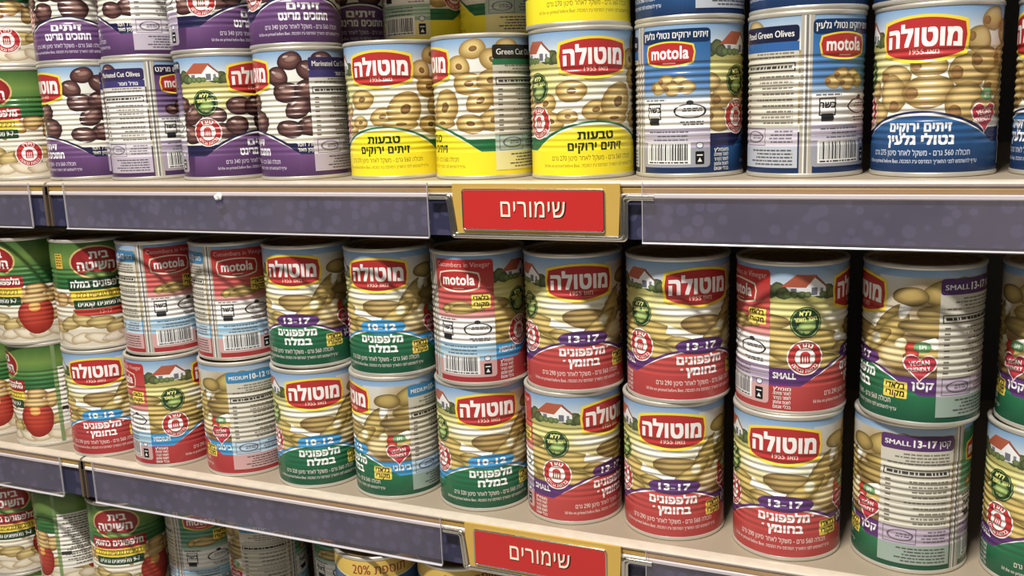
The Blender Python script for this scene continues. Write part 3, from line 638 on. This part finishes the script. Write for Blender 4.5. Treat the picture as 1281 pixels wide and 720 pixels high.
def mk_gold(a):
    us = list(np.linspace(U0 - 1, U1 + 1, 60))
    a.rect(U0 - 1, V0, U1 + 1, V1, (206, 164, 52), (232, 190, 72))
    f = [82 + 0.0024 * ((u + 114.67) % 229.34 - 114.67) ** 2 * (1 if abs(u) < 46 else 0) + (5 if abs(u) >= 46 else 0) for u in us]
    a.grid(us, [[V0] * 60, f], [[(52, 74, 112)] * 60, [(74, 104, 142)] * 60])
    a.grid(us, [f, [x + 1.2 for x in f]], [[(224, 216, 190)] * 60] * 2)
    for c in (-114.67, 0): a.text('תוספת 20%', c + 2, 86.2 + 1.6, 7.0, (160, 62, 30), w=46, bold=0.03)
    logo(a, 0) if False else None
    a.poly(barrel(26.0, 68, 52.0, 3.6, 4.6, 0, 1.7), YEL); a.poly(barrel(26.0, 68, 52.0, 3.6, 4.6, 0), RED); a.text('מוטולה', 0, 55.5, 10.2, (250, 246, 240), w=45, bold=0.05)
    spots(olive_green, a, ((-20, 30, 12, 9, 0), (6, 28, 13, 9, 20), (-70, 34, 12, 9, 0), (64, 30, 12, 9, 10), (-46, 24, 12, 8, 0), (34, 26, 12, 8, 40)))
    return a
ARTS = {
    'red13': lambda a: cucumber(a, (192, 56, 54), (208, 70, 66), PURP, 'בחומץ', '13-17', 'קטן', 'SMALL', 'SMALL 13-17', 290, 'Cucumbers in Vinegar', (206, 44, 40)),
    'red10': lambda a: cucumber(a, (182, 46, 48), (200, 62, 60), BLUE, 'בחומץ', '10-12', 'בינוני', 'MEDIUM', 'MEDIUM 10-12', 290, 'Cucumbers in Vinegar', (206, 44, 40)),
    'grn13': lambda a: cucumber(a, (20, 84, 56), (36, 122, 74), PURP, 'במלח', '13-17', 'קטן', 'SMALL', 'SMALL 13-17', 320, None, (34, 120, 74)),
    'grn10': lambda a: cucumber(a, (20, 84, 56), (36, 122, 74), BLUE, 'במלח', '10-12', 'בינוני', 'MEDIUM', 'MEDIUM 10-12', 320, None, (34, 120, 74)),
    'yellow': mk_yellow, 'blue': mk_blue, 'purple': mk_purple,
    'bhv': lambda a: mk_kibbutz(a, True), 'bhs': lambda a: mk_kibbutz(a, True, False), 'bhb': lambda a: mk_kibbutz(a, False), 'gold': mk_gold}
LABEL_MESH = {k: wrap('label', f(Art())) for k, f in ARTS.items()}
# ------------------------------------------------------------------ cans
def shared(bm, mt, smooth=35):
    o = from_bm('tmp', bm, mt, None, smooth); me = o.data; bpy.data.objects.remove(o); return me
r_ = 0.0365; h_ = 0.1028
ME_WALL = shared(lathe([(0, 0.0032), (0.0354, 0.0032), (r_ - 0.0008, 0.0026), (r_ - 0.0008, h_ - 0.0026), (0.0350, h_ - 0.0032), (0, h_ - 0.0055)], 72, False), M_TIN)
def rim_prof(top):
    p = [(r_ - 0.0018, 0.0), (r_ - 0.0003, -0.0001 + 0.0001), (r_ + 0.0004, 0.0005), (r_ + 0.0006, 0.0011), (r_ + 0.0006, 0.0022), (r_ + 0.0003, 0.0029), (r_ - 0.0006, 0.0032), (r_ - 0.0020, 0.0030), (r_ - 0.0024, 0.0015)]
    return [(r, h_ - z) for r, z in p] if top else p
ME_TOP = shared(lathe(rim_prof(True)), M_RIM); ME_BOT = shared(lathe(rim_prof(False)), M_RIM)
zl = h_ - 0.0040
ME_LID = shared(lathe([(r_ - 0.0022, h_ - 0.0010), (r_ - 0.0028, zl), (0.0300, zl), (0.0290, zl + 0.0010), (0.0275, zl + 0.0010), (0.0265, zl + 0.0002), (0.0210, zl + 0.0002), (0.0200, zl + 0.0009), (0.0188, zl + 0.0009), (0.0178, zl + 0.0002), (0, zl + 0.0002)], 60, False), M_LID)
def can(design, label, group, x, y, z, deg):
    t = thing('food_can', label, 'can', (x, y, ZB + z), math.radians(deg), group)
    for nm, me in (('can_wall', ME_WALL), ('lid', ME_LID), ('top_rim', ME_TOP), ('bottom_rim', ME_BOT), ('label', LABEL_MESH[design])):
        o = bpy.data.objects.new(nm, me); COL.objects.link(o); o.parent = t
    return t
GROUPS = {'red13': 'red pickle cans', 'red10': 'red pickle cans', 'grn13': 'green pickle cans', 'grn10': 'green pickle cans', 'bhv': 'green topped pickle cans', 'bhs': 'green topped pickle cans', 'bhb': 'green topped pickle cans',
          'purple': 'purple olive cans', 'yellow': 'yellow olive cans', 'blue': 'blue olive cans', 'gold': 'gold tins'}
CANS = [
    ('bhv', 'green topped pickle can cut by the left edge, bottom tier of middle shelf', -0.433, 0.047, 0, -10.0),
    ('bhv', 'green topped pickle can with red pot picture, bottom tier left of the joint', -0.3525, 0.045, 0, -32.4),
    ('red10', 'red pickle can with logo facing out standing above the shelf joint, bottom tier', -0.2716, 0.0418, 0, 30.9),
    ('red10', 'red pickle can showing house picture and blue band, bottom tier of middle shelf', -0.1927, 0.0415, 0, 117.7),
    ('red10', 'red pickle can turned to its nutrition panel with blue tag, bottom tier', -0.1107, 0.0463, 0, -72.2),
    ('grn10', 'green 10-12 pickle can with logo facing out, bottom tier, right of red nutrition-panel can', -0.0311, 0.0458, 0, 33.2),
    ('grn10', 'green 10-12 pickle can turned to its pink heart badge, bottom tier', 0.0467, 0.0488, 0, -43.7),
    ('grn10', 'green 10-12 pickle can with logo facing out, bottom tier, beside red SMALL can', 0.1257, 0.0512, 0, 32.7),
    ('red13', 'red SMALL pickle can with house picture and purple band, bottom tier, above lower sign', 0.2026, 0.053, 0, 69.9),
    ('red13', 'red 13-17 pickle can with logo at centre, bottom tier, fourth from the right edge', 0.2818, 0.0531, 0, 11.8),
    ('red13', 'red 13-17 pickle can with logo and yellow tag, bottom tier, next to grey nutrition panel', 0.3638, 0.0491, 0, 3.9),
    ('grn13', 'green pickle can turned to its pale nutrition panel headed SMALL 13-17, bottom tier', 0.444, 0.0586, 0, -120.1),
    ('grn13', 'green pickle can cut by the right edge, bottom tier of middle shelf', 0.5255, 0.058, 0, 17.7),
    ('bhv', 'sliver of green topped pickle can at left edge, upper tier of middle shelf', -0.437, 0.045, 0.1028, -11.0),
    ('bhv', 'green topped pickle can with red pot picture, upper tier of middle shelf', -0.3558, 0.0417, 0.1028, -5.2),
    ('bhb', 'green topped pickle can with red oval logo and yellow banner, upper tier, middle shelf', -0.2745, 0.0451, 0.1028, 51.4),
    ('red10', 'red pickle can with seam and barcode panel, upper tier, left one of the pair', -0.1945, 0.0482, 0.1028, -153.0),
    ('red10', 'red pickle can with seam and barcode panel, upper tier, right one of the pair', -0.1144, 0.0532, 0.1028, -164.8),
    ('grn13', 'green pickle can with purple 13-17 badge and logo facing out, upper tier, middle shelf', -0.0333, 0.0506, 0.1028, 13.0),
    ('grn10', 'green pickle can with blue 10-12 badge and logo facing out, upper tier, middle shelf', 0.0485, 0.0501, 0.1028, 13.1),
    ('red10', 'red pickle can showing barcode panel and blue MEDIUM band, upper tier, middle shelf', 0.1284, 0.0493, 0.1028, 151.1),
    ('red13', 'red 13-17 pickle can with logo centred, upper tier, right of the MEDIUM can', 0.2055, 0.0534, 0.1028, 28.2),
    ('red13', 'red 13-17 pickle can with house picture and logo, upper tier, left of SMALL can', 0.2852, 0.0532, 0.1028, 38.6),
    ('red13', 'red SMALL pickle can with house and two round seals centred, upper tier, middle shelf', 0.3647, 0.0511, 0.1028, 92.8),
    ('grn13', 'green pickle can with pink heart badge and yellow tag, upper tier, middle shelf, whole', 0.4466, 0.0537, 0.1028, -74.6),
    ('grn13', 'green pickle can cut by the right edge, upper tier of middle shelf', 0.529, 0.0585, 0.1028, -127.6),
    ('bhs', 'green topped pickle can at the left edge of the upper shelf, lower tier', -0.352, 0.052, 0.2585, 5.1),
    ('purple', 'purple olive can with logo cut off at its left side, leftmost in lower tier', -0.2711, 0.0549, 0.2585, -21.7),
    ('purple', 'purple olive can turned to its nutrition panel and seam, lower tier, upper shelf', -0.1919, 0.0525, 0.2585, -121.5),
    ('purple', 'purple olive can with house picture and round seals, lower tier, upper shelf', -0.1068, 0.05, 0.2585, 88.3),
    ('purple', 'purple olive can full of dark olive halves, lower tier, left of the yellow cans', -0.025, 0.05, 0.2585, -45.1),
    ('yellow', 'yellow olive can with logo facing out, no can on top, beside purple cans', 0.0613, 0.0508, 0.2585, 14.7),
    ('yellow', 'yellow olive can turned to its white nutrition panel, nothing stacked on top', 0.1383, 0.0496, 0.2585, -52.9),
    ('yellow', 'yellow olive can with house and logo, lower tier, under another yellow can', 0.2168, 0.0495, 0.2585, 34.7),
    ('blue', 'blue olive can showing barcode panel and round seals, lower tier, upper shelf', 0.2916, 0.0618, 0.2585, 142.5),
    ('blue', 'blue olive can turned to nutrition panel and seam, lower tier, upper shelf', 0.3698, 0.0579, 0.2585, -162.6),
    ('blue', 'blue olive can with large logo facing out, lower tier, upper shelf', 0.4481, 0.0596, 0.2585, -12.6),
    ('blue', 'blue olive can cut by the right edge, lower tier, upper shelf', 0.529, 0.06, 0.2585, -53.4),
    ('bhs', 'green topped can cut by the top left corner, upper tier, upper shelf', -0.3518, 0.0531, 0.3613, -6.5),
    ('purple', 'purple olive can, lower half visible at top edge, first purple from the left', -0.2717, 0.0554, 0.3613, 34.0),
    ('purple', 'purple olive can with nutrition panel at top edge, second purple from the left', -0.1907, 0.0542, 0.3613, -60.3),
    ('purple', 'purple olive can with red round seal at top edge, third purple from the left', -0.1079, 0.0496, 0.3613, 97.1),
    ('purple', 'purple olive can at top edge, right end of the purple row, beside bare gap', -0.0263, 0.0504, 0.3613, 47.6),
    ('yellow', 'yellow olive can stacked on another yellow can, cut by the top edge', 0.2154, 0.0499, 0.3613, 35.7),
    ('blue', 'blue olive can at top edge, stacked on the barcode panel blue can', 0.292, 0.0616, 0.3613, -71.6),
    ('blue', 'blue olive can at top edge, stacked on the seam side blue can', 0.3704, 0.0587, 0.3613, -19.1),
    ('blue', 'blue olive can at top edge, stacked on the blue can with large logo', 0.4466, 0.0603, 0.3613, -39.3),
    ('blue', 'blue olive can in the top right corner, cut by both edges', 0.5283, 0.0602, 0.3613, -100.1),
    ('purple', 'shaded purple olive can in the back row behind the yellow cans, upper tier', -0.0283, 0.137, 0.3613, 45.9),
    ('purple', 'purple olive can hidden in the back row, lower tier, behind leftmost yellow can', -0.0283, 0.137, 0.2585, 35.0),
    ('yellow', 'shaded yellow can in back row with barcode panel, above front yellow can, left one', 0.0464, 0.137, 0.3613, 141.3),
    ('yellow', 'yellow olive can hidden in the back row, lower tier, left of its twin', 0.0464, 0.137, 0.2585, 131.3),
    ('yellow', 'shaded yellow can in back row with nutrition panel, above front yellow can, right one', 0.1198, 0.137, 0.3613, -91.3),
    ('yellow', 'yellow olive can hidden in the back row, lower tier, right of its twin', 0.1198, 0.137, 0.2585, -99.3),
    ('bhv', 'green topped pickle can with red oval logo in the bottom left corner', -0.431, 0.048, -0.1512, 36.3),
    ('bhv', 'leftmost can in the lowest tier, its rim showing in the bottom left corner', -0.431, 0.048, -0.254, 53.3),
    ('bhv', 'green topped can turned to its white panel under the shelf joint, bottom shelf', -0.352, 0.05, -0.1512, -68.5),
    ('bhv', 'lowest tier can directly under the white-panel can, bottom shelf', -0.352, 0.05, -0.254, -51.5),
    ('bhv', 'green topped pickle can with red and yellow banners, bottom shelf, right of white-panel can', -0.272, 0.047, -0.1512, 26.8),
    ('bhv', 'lowest tier can directly under the banner can, bottom shelf', -0.272, 0.047, -0.254, 43.8),
    ('grn10', 'shaded green pickle can with small red logo panel, bottom shelf, right of banner can', -0.201, 0.076, -0.1512, -171.7),
    ('grn10', 'lowest tier can directly under the small logo panel can, bottom shelf', -0.201, 0.076, -0.254, -154.7),
    ('grn10', 'shaded can turned to its grey nutrition panel, bottom shelf, left of the gold tins', -0.121, 0.072, -0.1512, -93.1),
    ('grn10', 'lowest tier can directly under the grey nutrition panel can, bottom shelf', -0.121, 0.072, -0.254, -76.1),
    ('grn10', 'shaded green can peeking out from behind the leftmost gold tin, bottom shelf', -0.045, 0.101, -0.1512, 149.1),
    ('grn10', 'lowest tier green can behind the leftmost gold tin stack, bottom shelf', -0.045, 0.101, -0.254, 166.1),
    ('gold', 'gold tin with red lettering on its top band, leftmost of the gold tins', 0.027, 0.036, -0.1512, 30.6),
    ('gold', 'lowest tier gold tin under the leftmost gold tin', 0.027, 0.036, -0.254, 47.6),
    ('gold', 'gold tin under the left end of the lower red sign, second gold tin', 0.103, 0.045, -0.1512, 37.0),
    ('gold', 'lowest tier gold tin under the second gold tin', 0.103, 0.045, -0.254, 54.0),
    ('gold', 'gold tin under the lower red sign, third gold tin from the left', 0.184, 0.044, -0.1512, 10.3),
    ('gold', 'lowest tier gold tin under the third gold tin', 0.184, 0.044, -0.254, 27.3),
    ('gold', 'gold tin hidden right of the lower red sign, fourth from the left', 0.268, 0.046, -0.1512, -2.4),
    ('gold', 'lowest tier gold tin under the fourth gold tin', 0.268, 0.046, -0.254, 14.6),
]
for d, lab, x, y, z, deg in CANS: can(d, lab, GROUPS[d], x, y, z, deg)

# ------------------------------------------------------------------ aisle signs clipped to the shelf edges
def arc_pts(cx, cz, r, a0, a1, n=6): return [(cx + r * math.cos(math.radians(a0 + (a1 - a0) * k / n)), cz + r * math.sin(math.radians(a0 + (a1 - a0) * k / n))) for k in range(n + 1)]
def rrect_pts(x0, x1, z0, z1, r):
    return arc_pts(x1 - r, z1 - r, r, 0, 90) + arc_pts(x0 + r, z1 - r, r, 90, 180) + arc_pts(x0 + r, z0 + r, r, 180, 270) + arc_pts(x1 - r, z0 + r, r, 270, 360)
def plate(name, pts, y0, y1, mt, parent, bev=0.0):
    bm = bmesh.new(); a = [bm.verts.new((x, y0, z)) for x, z in pts]; b = [bm.verts.new((x, y1, z)) for x, z in pts]; n = len(pts)
    bm.faces.new(a); bm.faces.new(b[::-1])
    for i in range(n): bm.faces.new((a[i], b[i], b[(i + 1) % n], a[(i + 1) % n]))
    return from_bm(name, bm, mt, parent, 30)
def solid_text(name, s, cx, z0, height, width, y0, y1, mt, parent):
    g = glyphs(s, 5, 1.06)[0]; top = glyphs('ה', 5)[0][..., 1].max(); x0, x1 = g[..., 0].min(), g[..., 0].max()
    bm = bmesh.new(); vm = {}
    for t in g:
        vs = []
        for p in t:
            k = (round(float(p[0]), 4), round(float(p[1]), 4))
            if k not in vm: vm[k] = bm.verts.new((cx + (p[0] - (x0 + x1) / 2) * width / (x1 - x0), y1, z0 + p[1] * height / top))
            vs.append(vm[k])
        if len(set(vs)) == 3:
            try: bm.faces.new(vs)
            except ValueError: pass
    r = bmesh.ops.extrude_face_region(bm, geom=bm.faces[:])
    for v in r['geom']:
        if isinstance(v, bmesh.types.BMVert): v.co.y = y0
    return from_bm(name, bm, mt, parent)
def sign(zd, dx, label):
    t = thing('aisle_sign', label, 'sign', (0.197 + dx, 0, ZB + zd), 0, 'red aisle signs')
    outline = [(-0.0610, -0.0012), (-0.0608, -0.0120), (-0.0580, -0.0345)] + arc_pts(-0.0558, -0.0345, 0.0022, 180, 270) + \
              arc_pts(0.0602, -0.0345, 0.0022, 270, 360) + [(0.0624, -0.0345), (0.0635, -0.0120), (0.0637, -0.0012)]
    plate('backing_plate', outline, -0.0024, -0.0003, M_SGOLD, t)
    def trim(dx, dz):
        return [(-0.080, -0.0098 + dz), (-0.0660 + dx, -0.0098 + dz)] + arc_pts(-0.0655 + dx, -0.0128 + dz, 0.0030, 80, 10) + [(-0.0602 + dx, -0.0345 + dz)] + arc_pts(-0.0576 + dx, -0.0348 + dz, 0.0026, 190, 270) + \
           arc_pts(0.0622 - dx, -0.0348 + dz, 0.0026, 270, 350) + [(0.0648 - dx, -0.0345 + dz)] + arc_pts(0.0682 - dx, -0.0128 + dz, 0.0030, 170, 100) + [(0.0690 - dx, -0.0098 + dz), (0.0865, -0.0098 + dz)]
    bm = bmesh.new(); tube(bm, [(x, -0.0018, z) for x, z in trim(0, 0)], 0.0016); tube(bm, [(x, -0.0014, z) for x, z in trim(-0.0026, -0.0016)], 0.0013); from_bm('chrome_trim', bm, M_CHROME, t, 60)
    plate('sign_panel', rrect_pts(-0.0520, 0.0522, -0.0330, -0.0058, 0.0018), -0.0036, -0.0024, M_RED, t)
    bm = bmesh.new(); tube(bm, [(x, -0.0032, z) for x, z in rrect_pts(-0.0526, 0.0528, -0.0336, -0.0052, 0.0020)], 0.0007, 8, True); from_bm('panel_bead', bm, M_CHROME, t, 60)
    s = 'שימורים'
    solid_text('lettering_outline', s, 0.0016, -0.0245, 0.0108, 0.0490, -0.0038, -0.0036, M_DARK, t)
    solid_text('lettering', s, 0.0012, -0.0241, 0.0106, 0.0478, -0.0041, -0.0038, M_CREAM, t)
sign(ZU, 0.0, 'red sign with cream lettering in gold frame, on the upper shelf edge')
sign(0, -0.0035, 'red sign with cream lettering in gold frame, on the lower shelf edge')
# ------------------------------------------------------------------ scrap of white paper stuck on the price channel
bm = bmesh.new(); bmesh.ops.create_icosphere(bm, subdivisions=3, radius=1)
rn = random.Random(2)
for v in bm.verts:
    k = 1 + 0.22 * math.sin(5 * v.co.x + 3 * v.co.z) + rn.uniform(-0.14, 0.14)
    v.co = Vector((v.co.x * 0.0036 * k + v.co.z * 0.0012, v.co.y * 0.0012 * k, v.co.z * 0.0030 * k))
sc = from_bm('paper_scrap', bm, M_PAPER); sc.location = (-0.0745, -0.0034, ZB + 0.2474)
sc['label'] = 'tiny crumpled white paper scrap stuck to the upper shelf edge strip'; sc['category'] = 'paper scrap'
bpy.data.objects.remove(txt_obj, do_unlink=True)
